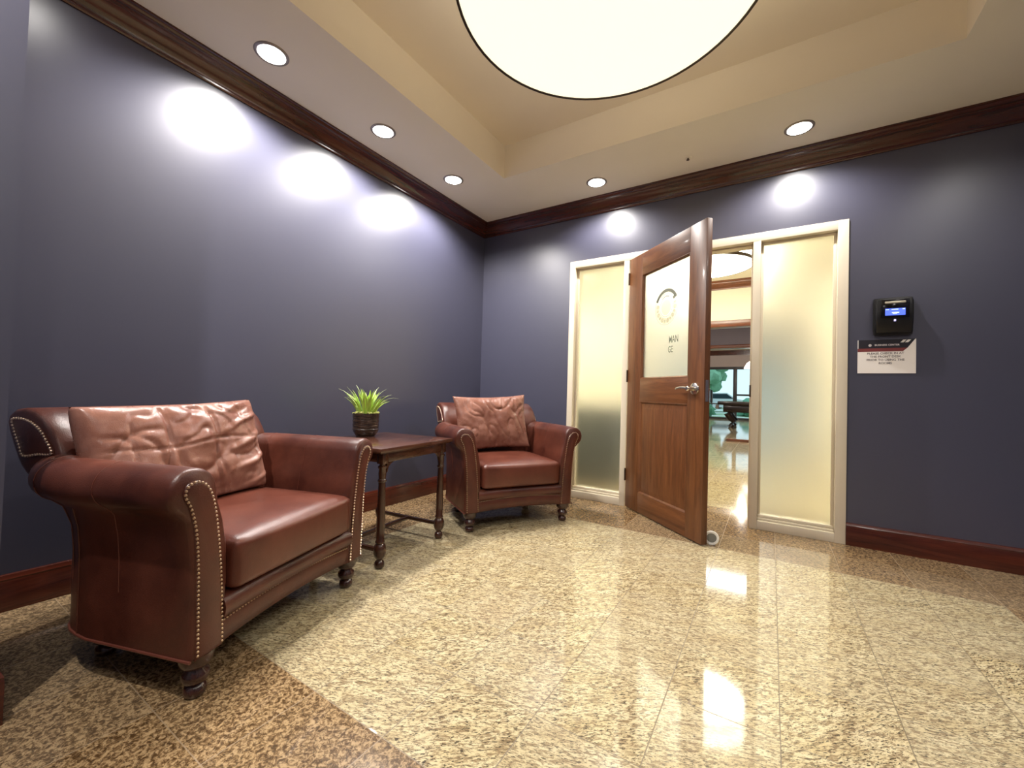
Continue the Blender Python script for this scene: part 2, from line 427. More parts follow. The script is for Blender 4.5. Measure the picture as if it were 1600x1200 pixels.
# lever handle
hd = empty('handle', (.838, 0, 1.012)); hd.parent = dr; hd['label'] = 'satin nickel lever handle'
bm = BM(); lathe(bm, [(0, 0), (.039, 0), (.041, -.004), (.039, -.010), (.030, -.014), (.016, -.017), (.014, -.055), (.017, -.062), (.012, -.068), (0, -.069)], ax='y', seg=28)
obj('rose', bm, M_steel, hd)
bm = BM()
tube(bm, [(0, -.058, 0), (-.03, -.060, .004), (-.07, -.060, .006), (-.11, -.058, .003), (-.125, -.054, -.002)], lambda t: .0105-.003*t, 10)
obj('lever', bm, M_steel, hd)
bm = BM(); lathe(bm, [(0, .044), (.039, .044), (.041, .048), (.030, .056), (.014, .060), (.014, .098), (.017, .104), (0, .108)], ax='y', seg=28)
tube(bm, [(0, .10, 0), (-.05, .102, .003), (-.12, .10, 0)], .009, 10); obj('inner_lever', bm, M_steel, hd)
bm = BM(); box(bm, DW-.001, DW+.001, .010, .034, .93, 1.07); obj('latch_plate', bm, M_steel, dr, smooth=False)
# seal and lettering on the glass
def ink(name, c, a):
    m = plain(name, c, .7); m.node_tree.nodes['Principled BSDF'].inputs['Alpha'].default_value = a; return m
M_ink = ink('dark green ink', (.03, .035, .025), .92); M_tan = ink('faint tan print', (.40, .37, .22), .42); M_pale = ink('pale print', (.50, .44, .25), .36); M_inkm = ink('grey lettering ink', (.12, .14, .09), .55)
def annulus(bm, cx, cz, ri, ro, a0, a1, y, n=40, mi=0):
    for i in range(n):
        a, b = a0+(a1-a0)*i/n, a0+(a1-a0)*(i+1)/n
        f = bm.faces.new([bm.verts.new((cx+r*math.cos(q), y, cz+r*math.sin(q))) for r, q in ((ri, a), (ro, a), (ro, b), (ri, b))]); f.material_index = mi
seal_c = (.487, 1.628)
sl = empty('round_seal', (0, 0, 0)); sl.parent = dr; sl['label'] = 'round printed seal with dark upper arc'
R = .136
bm = BM(); annulus(bm, *seal_c, R-.022, R+.003, .22*PI, .86*PI, .0173); annulus(bm, *seal_c, R-.056, R-.050, .36*PI, .70*PI, .0173); annulus(bm, *seal_c, R-.040, R+.003, .15*PI, .22*PI, .0173)
obj('dark_arc', bm, M_ink, sl, smooth=False)
bm = BM(); annulus(bm, *seal_c, R-.006, R, .86*PI, 2.16*PI, .0173, 60); annulus(bm, *seal_c, .070, .076, 0, 2*PI, .0173, 60); annulus(bm, *seal_c, .0, .050, 0, 2*PI, .0173, 40)
for k in range(12):
    a = .95*PI+k*1.12*PI/11; annulus(bm, seal_c[0]+.104*math.cos(a), seal_c[1]+.104*math.sin(a), 0, .012 if k % 2 else .017, 0, 2*PI, .0173, 8)
obj('faint_ring', bm, M_tan, sl, smooth=False)
bm = BM(); annulus(bm, *seal_c, .050, .060, 0, 2*PI, .0172, 40); annulus(bm, *seal_c, .082, .125, .9*PI, 2.1*PI, .0175, 40)
obj('pale_ring', bm, M_pale, sl, smooth=False)
bm = BM()
for k in range(9):
    a = (.30+.05*k)*PI; c = (seal_c[0]+(R-.030)*math.cos(a), seal_c[1]+(R-.030)*math.sin(a)); 
    for s in (-1, 1):
        d = Vector((math.cos(a), math.sin(a))); q = Vector((-d.y, d.x))*.0045*s
        f = bm.faces.new([bm.verts.new((c[0]+v.x, .0172, c[1]+v.y)) for v in (d*.012+q*.2, d*.012+q*.9, -d*.012+q*1.6, -d*.012+q*.9)])
obj('seal_lettering', bm, M_ink, sl, smooth=False)
RX90 = Matrix.Rotation(PI/2, 4, 'X')
text_obj('glass_lettering', 'MAN', .060, M_inkm, dr, Matrix.Translation((.580, .0172, 1.375)) @ RX90 @ Matrix.Diagonal((.82, 1.25, 1, 1)), bold=.0004)
text_obj('glass_lettering', 'GE', .056, M_inkm, dr, Matrix.Translation((.547, .0172, 1.302)) @ RX90 @ Matrix.Diagonal((.8, 1.2, 1, 1)), bold=.0004)

# ring shaped door bumper standing on the floor behind the door edge
ds = empty('door_bumper', (2.332, -.578, 0), math.radians(12)); tag(ds, 'small round white rimmed door bumper on the floor behind the open door', 'door bumper')
bm = BM(); V = lathe(bm, [(.030, -.006), (.042, -.008), (.046, 0), (.042, .008), (.030, .006)], (0, 0, .047), 32, ax='y', cap=False); obj('rim', bm, M_white, ds)
bm = BM(); lathe(bm, [(0, -.002), (.031, -.002), (.031, .004), (0, .004)], (0, 0, .047), 32, ax='y'); obj('rubber_disc', bm, plain('grey rubber', (.22, .22, .2), .5), ds)
bm = BM(); box(bm, -.022, .022, -.014, .014, 0, .006, .001); obj('foot_plate', bm, M_steel, ds)

# ------------------------------------------------------------------ wall clock terminal and sign
rd = empty('time_clock', (3.305, 0, 1.515)); tag(rd, 'black wall mounted card terminal with a glowing blue screen above the paper sign', 'card reader')
bm = BM(); rbox(bm, .098, .016, .122, .014, 6, M4=Matrix.Translation((0, -.016, 0))); obj('back_plate', bm, M_black, rd)
bm = BM()
pr = [(-.03, .105), (-.072, .098), (-.078, .02), (-.070, -.055), (-.050, -.105), (-.03, -.112)]
rs = []
for x, s in ((-.089, .9), (-.084, .985), (-.078, 1), (.078, 1), (.084, .985), (.089, .9)): rs.append([(x, -.03+(y+.03)*s, z*s) for y, z in pr])
rings(bm, rs); obj('housing', bm, M_black, rd, angle=35)
bm = BM(); box(bm, -.068, .068, -.083, -.070, -.018, .098, .003); obj('bezel', bm, M_bezel, rd)
bm = BM(); box(bm, -.050, .050, -.087, -.080, .072, .086, .003); sb = obj('swipe_slot', bm, plain('pale champagne strip', (.62, .58, .45), .35, metal=.3), rd); sb['label'] = 'pale swipe strip'
bm = BM(); box(bm, -.048, .048, -.0845, -.080, -.004, .040, .001); sc_ = obj('screen', bm, emis('blue lcd', (.09, .16, .95), 1.1, (.02, .03, .2)), rd, smooth=False)
for (x0, x1, z0, z1) in ((-.016, .018, .010, .015), (-.010, .008, .005, .010), (-.018, .014, .031, .035), (.034, .045, .032, .036), (-.046, -.03, .032, .035)):
    bm = BM(); box(bm, x0, x1, -.0852, -.0846, z0, z1); obj('screen_glyph', bm, emis('lcd text', (.45, .75, 1.0), 1.2), sc_, smooth=False)
bm = BM(); box(bm, -.005, .005, -.0815, -.074, -.042, -.028, .002); obj('indicator_light', bm, emis('indicator', (.45, .42, 1.0), .7), rd)
for s in (-1, 1):
    bm = BM(); box(bm, s*.079-.005, s*.079+.005, -.072, -.055, .070, .094, .003); obj('clip', bm, plain('grey clip', (.35, .34, .3), .4), rd)

sg = empty('wall_sign', (3.277, 0, 1.2575)); tag(sg, 'white paper notice with black and red header taped below the card terminal', 'sign')
sw, sh = .143, .110
M_paper = plain('white card', (.95, .90, .85), .6); M_hdr = plain('sign black', (.012, .010, .018), .5); M_red = plain('sign maroon', (.20, .035, .035), .5)
bm = BM(); box(bm, -sw, sw, -.004, -.0002, -sh, sh); obj('card', bm, M_paper, sg, smooth=False)
def poly(name, pts, y, m, par):
    bm = BM(); prism(bm, pts, lambda x, z: (x, y, z), lambda x, z: (x, y-.0004, z)); return obj(name, bm, m, par, smooth=False)
poly('header_band', [(-sw+.004, sh), (sw-.004, sh), (sw-.040, sh-.056), (-sw+.004, sh-.056)], -.004, M_hdr, sg)
poly('header_stripe', [(-sw, sh-.056), (sw-.040, sh-.056), (sw-.062, sh-.078), (-sw, sh-.078)], -.004, M_red, sg)
for k in (0, 1): poly('slash_mark', [(.082+k*.022, sh-.004), (.098+k*.022, sh-.004), (.084+k*.022, sh-.022), (.068+k*.022, sh-.022)], -.0045, M_white, sg)
bm = BM(); annulus(bm, -.080, sh-.036, 0, .0085, 0, 2*PI, -.0047, 16); obj('emblem', bm, plain('sign grey', (.55, .5, .5), .5), sg, smooth=False)
M_sgt = plain('sign header lettering', (.66, .6, .6), .5); M_txt = plain('sign lettering', (.16, .14, .15), .6)
text_obj('sign_lettering', 'BUSINESS CENTER', .0150, M_sgt, sg, Matrix.Translation((.004, -.0048, sh-.036)) @ RX90, bold=.0004)
for k, s in enumerate(('PLEASE CHECK IN AT', 'THE FRONT DESK', 'PRIOR TO USING THE', 'ROOMS')):
    text_obj('sign_lettering', s, .0190, M_txt, sg, Matrix.Translation((-.004, -.0046, .020-k*.0215)) @ RX90, bold=.0002)

# ------------------------------------------------------------------ ceiling fixtures
def downlight(x, y, power, label, z=H, spot=True, grp='round recessed downlights around the edge of the ceiling'):
    e = empty('recessed_light', (x, y, z)); tag(e, label, 'ceiling light', grp)
    bm = BM(); lathe(bm, [(.066, -.001), (.068, -.006), (.078, -.006), (.084, -.001), (.084, 0), (.066, 0)], seg=36, cap=False)
    obj('trim_ring', bm, M_steel if False else plain_ring, e)
    bm = BM(); lathe(bm, [(0, 0), (.067, 0), (.067, -.004), (.04, -.006), (0, -.007)], seg=36); obj('lens', bm, M_can, e)
    if spot:
        lamp('downlight_beam', 'SPOT', (0, 0, -.032), power, (1, .95, .90), .022, spot=math.radians(155), blend=.60, parent=e)
    return e
plain_ring = plain('pewter trim ring', (.35, .31, .27), .35, metal=.5)
downlight(.36, -2.44, CAN_W, 'round recessed downlight nearest the viewer in the row along the left wall')
downlight(.36, -1.69, CAN_W, 'middle round recessed downlight of the row along the left wall')
downlight(.36, -.95, CAN_W, 'round recessed downlight of the left wall row closest to the room corner')
downlight(1.39, -.33, CAN_W*.50, 'round recessed downlight above the open door')
downlight(2.78, -.35, CAN_W*.50, 'round recessed downlight above the right sidelight')
downlight(.36, -3.19, CAN_W*.03, 'round recessed downlight by the jutting corner wall, out of view')
for y, wh in ((-.95, 'nearest the door wall'), (-1.69, 'second from the door wall'), (-2.44, 'third from the door wall'), (-3.19, 'last of the row')): downlight(3.81, y, CAN_W*.12, 'recessed downlight along the right wall, '+wh)
for x, f, wh in ((1.39, 1.05, 'left'), (2.78, .25, 'right')): downlight(x, -3.83, CAN_W*f, 'round recessed downlight over the rear wall on the '+wh+' side')

sp_ = empty('sprinkler', (2.104, -.346, H)); tag(sp_, 'tiny sprinkler head in the ceiling strip between the two downlights over the doorway', 'sprinkler')
bm = BM(); lathe(bm, [(0, 0), (.028, 0), (.030, -.003), (.024, -.007), (0, -.008)], seg=24); obj('cover_plate', bm, M_ceil, sp_)
bm = BM(); lathe(bm, [(0, -.006), (.006, -.006), (.006, -.016), (.011, -.018), (.011, -.020), (0, -.020)], seg=14); obj('nozzle', bm, M_bronze, sp_)

def drum(name, x, y, z, r, h, ztop, m, label, rh=.012, ms=None):
    e = empty(name, (x, y, z)); tag(e, label, 'pendant light')
    bm = BM(); lathe(bm, [(0, .004), (r-.008, .004), (r-.008, .010), (0, .010)], seg=72); obj('diffuser', bm, m, e, smooth=False)
    bm = BM(); lathe(bm, [(r-.009, .012), (r-.009, 0), (r+.002, 0), (r+.002, rh), (r-.001, rh), (r-.001, .012)], seg=72, cap=False); 
    obj('bottom_ring', bm, M_ring, e)
    bm = BM(); rs = [[(q*math.cos(2*PI*k/72), q*math.sin(2*PI*k/72), zz) for k in range(72)] for q, zz in ((r-.002, .012), (r-.002, h), (r-.006, h), (r-.006, .012))]
    rings(bm, rs+[rs[0]], cap=False); obj('shade', bm, ms or M_drumside, e)
    bm = BM()
    for k in range(3):
        a = 2*PI*k/3+.4; tube(bm, [(r*.9*math.cos(a), r*.9*math.sin(a), h), (.04*math.cos(a), .04*math.sin(a), ztop-z-.02)], .003, 6)
    obj('suspension_rod', bm, M_ring, e)
    bm = BM(); lathe(bm, [(0, ztop-z), (.07, ztop-z), (.07, ztop-z-.02), (0, ztop-z-.025)], seg=24); obj('canopy', bm, M_ring, e)
    return e
drum('drum_pendant_light', 2.087, -2.055, 2.53, .600, .22, TZ, M_drum, 'very large glowing cream drum pendant hanging from the tray ceiling')

# ------------------------------------------------------------------ armchairs
ARM = [(0, .13), (-.004, .22), (-.008, .34), (-.002, .45), (.014, .53), (.033, .590)]
cr, rr = (.115, .634), .071
for k in range(15):
    a = math.radians(168-k*(168+62)/14); ARM.append((cr[0]+rr*1.04*math.cos(a), cr[1]+rr*math.sin(a)))
ARM += [(.128, .545), (.116, .48), (.109, .40), (.107, .30), (.106, .20), (.106, .13)]
def arm_path():
    P = []
    a, yb, r = .315, .61, .15
    for y in (-.020, -.014, -.004, .06, .13, .2, .27, .34, .40, .455): P.append((Vector((-a, y)), Vector((-1, 0))))
    for k in range(9):
        t = PI-k*(PI/2)/8; n = Vector((math.cos(t), math.sin(t))); c = Vector((-a+r, yb-r)); P.append((c+n*r, n))
    for x in (-.08, 0, .08): P.append((Vector((x, yb)), Vector((0, 1))))
    L = [(Vector((-p.x, p.y)), Vector((-n.x, n.y))) for p, n in reversed(P[:-2])]
    return P[:-1]+L
def nails(bm, pts, out):
    for p in pts: ball(bm, p, .0048, 1)
PANEL = [(.408, .133), (.414, .30), (.419, .42), (.429, .52), (.447, .59), (.463, .622), (.464, .645), (.450, .664), (.425, .669), (.401, .657), (.380, .628), (.364, .575), (.350, .49), (.337, .38), (.328, .26), (.322, .133)]
BACKP = [(.560, .625), (.558, .66), (.562, .70), (.578, .735), (.608, .782), (.652, .822), (.70, .846), (.75, .853), (.798, .846), (.825, .828), (.832, .802), (.822, .770), (.796, .720), (.770, .675), (.750, .650), (.72, .625)]
WING = [(.590, .706), (.618, .752), (.655, .788), (.700, .811), (.750, .820), (.792, .813), (.778, .773), (.752, .726), (.728, .690), (.66, .698)]
FOOT = [(0, 0), (.021, 0), (.028, .006), (.031, .018), (.028, .030), (.021, .036), (.023, .040), (.033, .048), (.038, .060), (.036, .073), (.026, .082), (.025, .087), (.037, .094), (.044, .106), (.047, .122), (.047, .134), (0, .134)]
def pillow_mesh(a, b, T, seed, seams=False, sharp=False, n=84, m=60):
    bm = BM(); grid = {}
    off = Vector((seed*7.3, seed*3.1, seed))
    for side in (-1, 1):
        for i in range(n+1):
            for j in range(m+1):
                s, t = -1+2*i/n, -1+2*j/m
                edge = i in (0, n) or j in (0, m)
                if edge and (i, j) in grid: grid[(side, i, j)] = grid[(i, j)]; continue
                e = max(0, (1-abs(s)**3.2)*(1-abs(t)**3.2))
                th = T*e**(.33 if not sharp else .5)
                k = .045 if not sharp else .07
                x = a*s*(1-k*(1-t*t)); z = b*t*(1-k*(1-s*s)*1.1)
                y = side*th
                if not edge:
                    p = Vector((s*2.1, t*1.5, side*3))+off
                    r1 = 1-abs(noise.noise(p*.75))*2.4; r2 = 1-abs(noise.noise(Vector((p.x*1.5+p.z+p.y*.5, p.y*.8-p.x*.5, 9.1))))*2.6
                    r3 = noise.noise(p*4)
                    w_ = -.010*max(0, r1)**5-.008*max(0, r2)**6+.0022*r3+.006*noise.noise(p*1.7)
                    if seams:
                        # folds fanning down from the right hand side
                        f = math.sin((t*3.3-s*1.9+.5*noise.noise(p))*4.2); w_ += .017*max(0, s-.25)*max(0, f)**2*1.6+.010*max(0, .4-abs(s))*max(0, math.sin(t*7+s*2))
                        for sx in (-.36+.05*math.sin(t*3), .22+.04*math.sin(t*4)): w_ -= .010*math.exp(-((s-sx)/.018)**2)
                        for tz in (.16+.04*math.sin(s*5),): w_ -= .006*math.exp(-((t-tz)/.022)**2)
                    y += side*(w_-.008)*min(1, e*2.5)
                grid[(side, i, j)] = bm.verts.new((x, y, z))
                if edge: grid[(i, j)] = grid[(side, i, j)]
        for i in range(n):
            for j in range(m):
                q = [grid[(side, i, j)], grid[(side, i+1, j)], grid[(side, i+1, j+1)], grid[(side, i, j+1)]]
                try: bm.faces.new(q if side < 0 else q[::-1])
                except ValueError: pass
    return bm
def make_chair(loc, ang, label, kind):
    ch = empty('armchair', (*loc, 0), ang); tag(ch, label, 'armchair', 'matching brown leather armchairs')
    P = arm_path(); body = BM(); rs = []
    tk = lambda o, z, p: o-.042*max(0, min(1, (p.y-.42)/.16))*max(0, min(1, (.58-z)/.08))*(1 if o > .05 else 0)
    n = len(P)
    for i, (p, nn) in enumerate(P):
        ins = {0: .010, 1: .003, n-1: .010, n-2: .003}.get(i, 0)
        prof = inset(ARM, ins) if ins else ARM
        rs.append([(p.x+nn.x*tk(o, z, p), p.y+nn.y*tk(o, z, p), z) for o, z in prof])
    rings(body, rs); obj('arm_and_back_shell', body, M_leather, ch, angle=50)
    # sewn seams across the roll
    for idx in (6, 11, n-7, n-12):
        p, nn = P[idx]; bm = BM()
        pts = [(p.x+nn.x*tk(o, z, p), p.y+nn.y*tk(o, z, p), z) for o, z in inset(ARM, -.0006)[3:25]]
        tube(bm, pts, .0013, 6); obj('seam', bm, M_welt, ch)
    for idx in (9, n-10):
        p, nn = P[idx]; bm = BM(); tube(bm, [(p.x+nn.x*tk(o, z, p), p.y+nn.y*tk(o, z, p), z) for o, z in ((.107, .14), (.1085, .30), (.110, .40), (.117, .48), (.128, .545))], .002, 6); obj('seam', bm, M_leather, ch)
    bm = BM(); tube(bm, [(p.x+nn.x*(.107-.042*max(0, min(1, (p.y-.42)/.16))), p.y+nn.y*(.107-.042*max(0, min(1, (p.y-.42)/.16))), .135) for p, nn in P], .0045, 8); obj('bottom_welt', bm, M_welt, ch)
    # front arm panels with nailhead trim
    for s in (-1, 1):
        out = catmull(PANEL, .013)
        pts = [(s*p.x, p.y) for p in out]
        bm = BM(); rs = [[(x, y, z) for x, z in inset(pts, d)] for d, y in ((0, -.012), (0, -.0225), (.003, -.026), (.012, -.029))]
        rings(bm, rs); pan = obj('arm_panel', bm, M_leather, ch, angle=50)
        bm = BM(); nails(bm, [(x, -.0265, z) for x, z in inset(pts, .004)[1:-1]], None); obj('nailhead_trim', bm, M_nail, pan)['label'] = 'row of small brass nailheads'
    # front rail
    pr = [(.12, .13), (-.008, .13), (-.016, .137), (-.018, .165), (-.018, .200), (-.013, .208), (-.026, .216), (-.034, .232), (-.036, .250), (-.030, .270), (-.014, .283), (.01, .287), (.12, .287)]
    bm = BM(); rs = []
    bow = lambda x: 1-(x/.325)**2
    for k in range(17):
        x = -.325+.65*k/16; rs.append([(x, y+.012*bow(x), z+(.012*bow(x) if z < .212 else .003*bow(x))) for y, z in pr])
    rings(bm, rs); rail = obj('front_rail', bm, M_leather, ch, angle=50)
    bm = BM(); nails(bm, [(x/1000, -.0150+.012*bow(x/1000), .204+.012*bow(x/1000)) for x in range(-312, 313, 12)], None); obj('nailhead_trim', bm, M_nail, rail)
    bm = BM(); box(bm, -.322, .322, .05, .57, .134, .30, .01); obj('base', bm, M_dark, ch)
    # seat
    bm = BM()
    def crown(p, N):
        if N.z > -.2: p.z += .024*max(0, 1-N.x**4)*max(0, 1-N.y**4)*(.5+.5*N.z)
        if N.y < -.5: p.y -= .010*max(0, 1-N.x**2)*max(0, 1-N.z**2)
        return p
    rbox(bm, .303, .315, .082, .026, 22, crown, Matrix.Translation((0, .270, .372))); obj('seat_cushion', bm, M_seat, ch, angle=0)
    # back with rolled crest
    bm = BM(); rs = []
    for x, ins in ((-.418, .018), (-.415, .008), (-.406, .0), (-.36, 0), (-.3, 0), (-.15, 0), (0, 0), (.15, 0), (.3, 0), (.36, 0), (.406, 0), (.415, .008), (.418, .018)):
        dp = .015*(1-(x/.42)**2)
        rs.append([(x, y+(dp*max(0, min(1, (.75-y)/.15))), z) for y, z in (inset(BACKP, ins) if ins else BACKP)])
    rings(bm, rs); box(bm, -.31, .31, .54, .66, .30, .68, .02); back = obj('backrest', bm, M_leather, ch, angle=50)
    for s in (-1, 1):
        pts = [(p.x, p.y) for p in catmull(WING, .012, True)]
        bm = BM(); rs = [[(s*x, y, z) for y, z in inset(pts, d)] for d, x in ((0, .408), (0, .4205), (.003, .423), (.006, .424))]
        rings(bm, rs); wg = obj('wing_panel', bm, M_leather, back, angle=50)
        bm = BM(); nails(bm, [(s*.4235, y, z) for y, z in inset(pts, .003)], None); obj('nailhead_trim', bm, M_nail, back)
    # loose pillow
    if kind == 1:
        bm = pillow_mesh(.342, .214, .098, 3.0, seams=True); Mx = Matrix.Translation((-.072, .478, .666)) @ Matrix.Rotation(math.radians(-15), 4, 'X') @ Matrix.Rotation(math.radians(-1.5), 4, 'Y')
    else:
        bm = pillow_mesh(.318, .222, .080, 8.0, sharp=True); Mx = Matrix.Translation((-.042, .468, .706)) @ Matrix.Rotation(math.radians(-12), 4, 'X') @ Matrix.Rotation(math.radians(-2.5), 4, 'Y')
    bm.transform(Mx); pl_ = obj('back_pillow', bm, M_pillow, ch, angle=0); pl_['label'] = 'paler creased leather pillow'
    for x, y in ((-.368, .022), (.368, .022), (-.300, .50), (.300, .50)):
        bm = BM(); lathe(bm, FOOT, (x, y, 0), 24); obj('foot', bm, M_foot, ch)
    return ch
make_chair((1.069, -2.6255), math.atan2(.948, -.3182), 'large brown leather armchair at the left beside the jutting wall, with a heavily creased pillow', 1)
make_chair((1.143, -1.021), math.atan2(.8381, .5455), 'brown leather armchair in the far corner beside the narrow sidelight', 2)

# ------------------------------------------------------------------ side table
tb = empty('side_table', (.620, -1.820, 0), math.radians(6)); tag(tb, 'square dark walnut side table with turned legs between the two armchairs', 'table')
bm = BM(); box(bm, -.295, .295, -.325, .325, .619, .641, .004); box(bm, -.285, .285, -.315, .315, .612, .620, .002); obj('tabletop', bm, M_tabtop, tb, angle=30)
ax_, ay_ = .250, .262
for s in (-1, 1):
    bm = BM(); box(bm, s*(ax_+.010)-.009, s*(ax_+.010)+.009, -ay_, ay_, .560, .612, .002); obj('apron', bm, M_tabley, tb, angle=30)
    bm = BM(); box(bm, -ax_, ax_, s*(ay_+.010)-.009, s*(ay_+.010)+.009, .560, .612, .002); obj('apron', bm, M_tablex, tb, angle=30)
    bm = BM(); box(bm, -ax_, ax_, s*ay_-.010, s*ay_+.010, .082, .104, .004); obj('stretcher', bm, M_tablex, tb, angle=30)
bm = BM(); box(bm, -.011, .011, -ay_+.010, ay_-.010, .084, .106, .004); obj('stretcher', bm, M_tabley, tb, angle=30)
LEG = [(0, 0), (.018, 0), (.025, .007), (.027, .020), (.024, .034), (.015, .043), (.018, .050), (.028, .062), (.033, .080), (.033, .105), (.028, .122), (.021, .130), (.025, .136), (.025, .143), (.021, .148), (.0225, .20), (.0215, .30), (.019, .42), (.018, .455), (.023, .460), (.023, .467), (.018, .472), (.021, .50), (.019, .525), (.024, .531), (.024, .540), (.016, .545), (.017, .556)]
for sx in (-1, 1):
    for sy in (-1, 1):
        bm = BM(); lathe(bm, LEG, (sx*ax_, sy*ay_, 0), 20); box(bm, sx*ax_-.022, sx*ax_+.022, sy*ay_-.022, sy*ay_+.022, .553, .612, .003); obj('leg', bm, M_table, tb, angle=45)
    for sy in (-1, 1):
        bm = BM(); c = [(0, 0), (.055, 0), (.05, -.006), (.03, -.014), (.012, -.032), (.004, -.058), (0, -.058)]
        prism(bm, c, lambda a, z: (sx*ax_-.008, sy*(ay_-.02)-sy*a, .562+z), lambda a, z: (sx*ax_+.012, sy*(ay_-.02)-sy*a, .562+z)); obj('corner_bracket', bm, M_table, tb, smooth=False)

# ------------------------------------------------------------------ potted plant
pp = empty('potted_plant', (.395, -1.775, .6415)); tag(pp, 'bright green spiky succulent in a dark brown pot on the side table', 'plant')
t = NT('dark glazed pot'); o_ = t.obco()
sepz = t.mapping(o_, (3, 3, 30)); nz = t.noise(sepz, 6, 3, .6)
t.base(t.ramp(nz, [(.4, (.012, .007, .005)), (.62, (.06, .035, .022)), (.75, (.22, .15, .10))])).p(rough=.25, coat=.4); t.bump(nz, .4, .006); M_pot = t.m
bm = BM(); lathe(bm, [(0, 0), (.058, 0), (.066, .010), (.078, .030), (.082, .042), (.084, .046), (.081, .050), (.083, .075), (.081, .085), (.084, .10), (.081, .11), (.084, .125), (.083, .148), (.078, .150), (.074, .140), (0, .135)], seg=40); obj('pot', bm, M_pot, pp, angle=35)
t = NT('succulent leaf'); o_ = t.obco()
t.base(t.mix(t.noise(o_, 25, 3), (.30, .50, .05), (.62, .80, .16))).p(rough=.4, sub=.0, spec=.4); M_leaf = t.m
M_tip = plain('pale leaf tips', (.62, .74, .38), .45)
def blade(bm, base, ang, lean, L, wd, curl=0.0):
    d = Vector((math.cos(ang), math.sin(ang), 0)); s = Vector((-d.y, d.x, 0)); rs = []
    for k in range(8):
        q = k/7; th = lean*(.45+.75*q)+curl*q*q
        p = Vector(base)+d*(L*q*math.sin(th))+Vector((0, 0, L*q*math.cos(th)))
        ww = wd*(.55+.9*q-1.35*q*q) if q < 1 else .0006
        ww = max(ww, .0006)
        nrm = (d*math.cos(th)-Vector((0, 0, math.sin(th))))
        rs.append([p-s*ww, p-nrm*ww*.35, p+s*ww, p+nrm*ww*.55])
    rings(bm, rs)
bm = BM()
rng = random.Random(11)
for k in range(80):
    a = rng.uniform(0, 2*PI); r = rng.uniform(0, .058); le = .10+.72*(r/.058)*rng.uniform(.5, 1.0)
    blade(bm, (r*math.cos(a), r*math.sin(a), .140), a+rng.uniform(-.4, .4), le, rng.uniform(.11, .175), rng.uniform(.0075, .0125))
obj('foliage', bm, M_leaf, pp, angle=60)
bm = BM()
for k in range(16):
    a = 2*PI*k/16+rng.uniform(-.2, .2); r = rng.uniform(.02, .06)
    blade(bm, (r*math.cos(a), r*math.sin(a), .145), a, rng.uniform(.15, .75), rng.uniform(.17, .215), .0045, rng.uniform(-.1, .3))
obj('flower_stalks', bm, M_tip, pp, angle=60)
bm = BM()
for k in range(60):
    a = rng.uniform(0, 2*PI); r = .078*math.sqrt(rng.uniform(.3, 1)); ball(bm, (r*math.cos(a), r*math.sin(a), .147+rng.uniform(-.003, .008)), rng.uniform(.007, .013), 1, (1, 1, .7))
obj('moss', bm, plain('pale moss', (.50, .52, .16), .9), pp)

# ------------------------------------------------------------------ hall beyond the door
HF = 3.41
struct(obj('ceiling_hall', (lambda b: (box(b, 0, RX, TH, HF+.1, H, H+.05), b)[1])(BM()), M_cream, smooth=False))
wallbox('wall_hall_left', -.1, 0, TH, HF+.12, 0, H, m=M_cream)
wallbox('wall_hall_right', RX, RX+.1, TH, HF+.12, 0, H, m=M_cream)
A0, A1, AZ = 1.05, 3.12, 2.06
bm = BM()
for b in ((0, A0, HF, HF+.12, 0, H), (A1, RX, HF, HF+.12, 0, H), (A0, A1, HF, HF+.12, AZ, H)): box(bm, *b)
struct(obj('wall_hall_far', bm, M_cream, smooth=False))
M_warmwood = wood('reddish crown wood', (.23, .075, .035), (.11, .03, .015), .3, .4, 'x')
mould('trim_7', CR, H, lambda o, z: (0, HF-o, z), lambda o, z: (RX, HF-o, z), M_warmwood)
ca = empty('trim_8', (0, 0, 0)); struct(ca, 'reddish wooden casing around the far hall opening')
for nm, b in (('casing_head', (A0-.09, A1+.09, HF-.02, HF+.14, AZ-.02, AZ+.075)), ('casing_side', (A0-.09, A0, HF-.02, HF+.14, 0, AZ-.02)), ('casing_side', (A1, A1+.09, HF-.02, HF+.14, 0, AZ-.02))):
    bm = BM(); box(bm, *b, bev=.004); obj(nm, bm, M_warmwood, ca, angle=30)
drum('drum_pendant_light', 1.975, 1.84, 2.52, .50, .20, H, M_hdrum, 'glowing round drum pendant seen through the doorway in the next hall', .035, M_hside)
for x, y, wh in ((.6, .8, 'behind the narrow left sidelight'), (3.6, .8, 'behind the right sidelight'), (.6, 2.6, 'at the far left end of the hall'), (3.6, 2.6, 'at the far right end of the hall')):
    e = downlight(x, y, 0, 'unseen downlight added to brighten the hall, '+wh, spot=False, grp='unseen downlights added to light the hall beyond the door')
    lamp('hall_fill', 'SPOT', (0, 0, -.05), 40, (1, .92, .75), .05, spot=math.radians(150), blend=.6, parent=e)  # unseen fixtures and spots, added so the hall is strongly lit

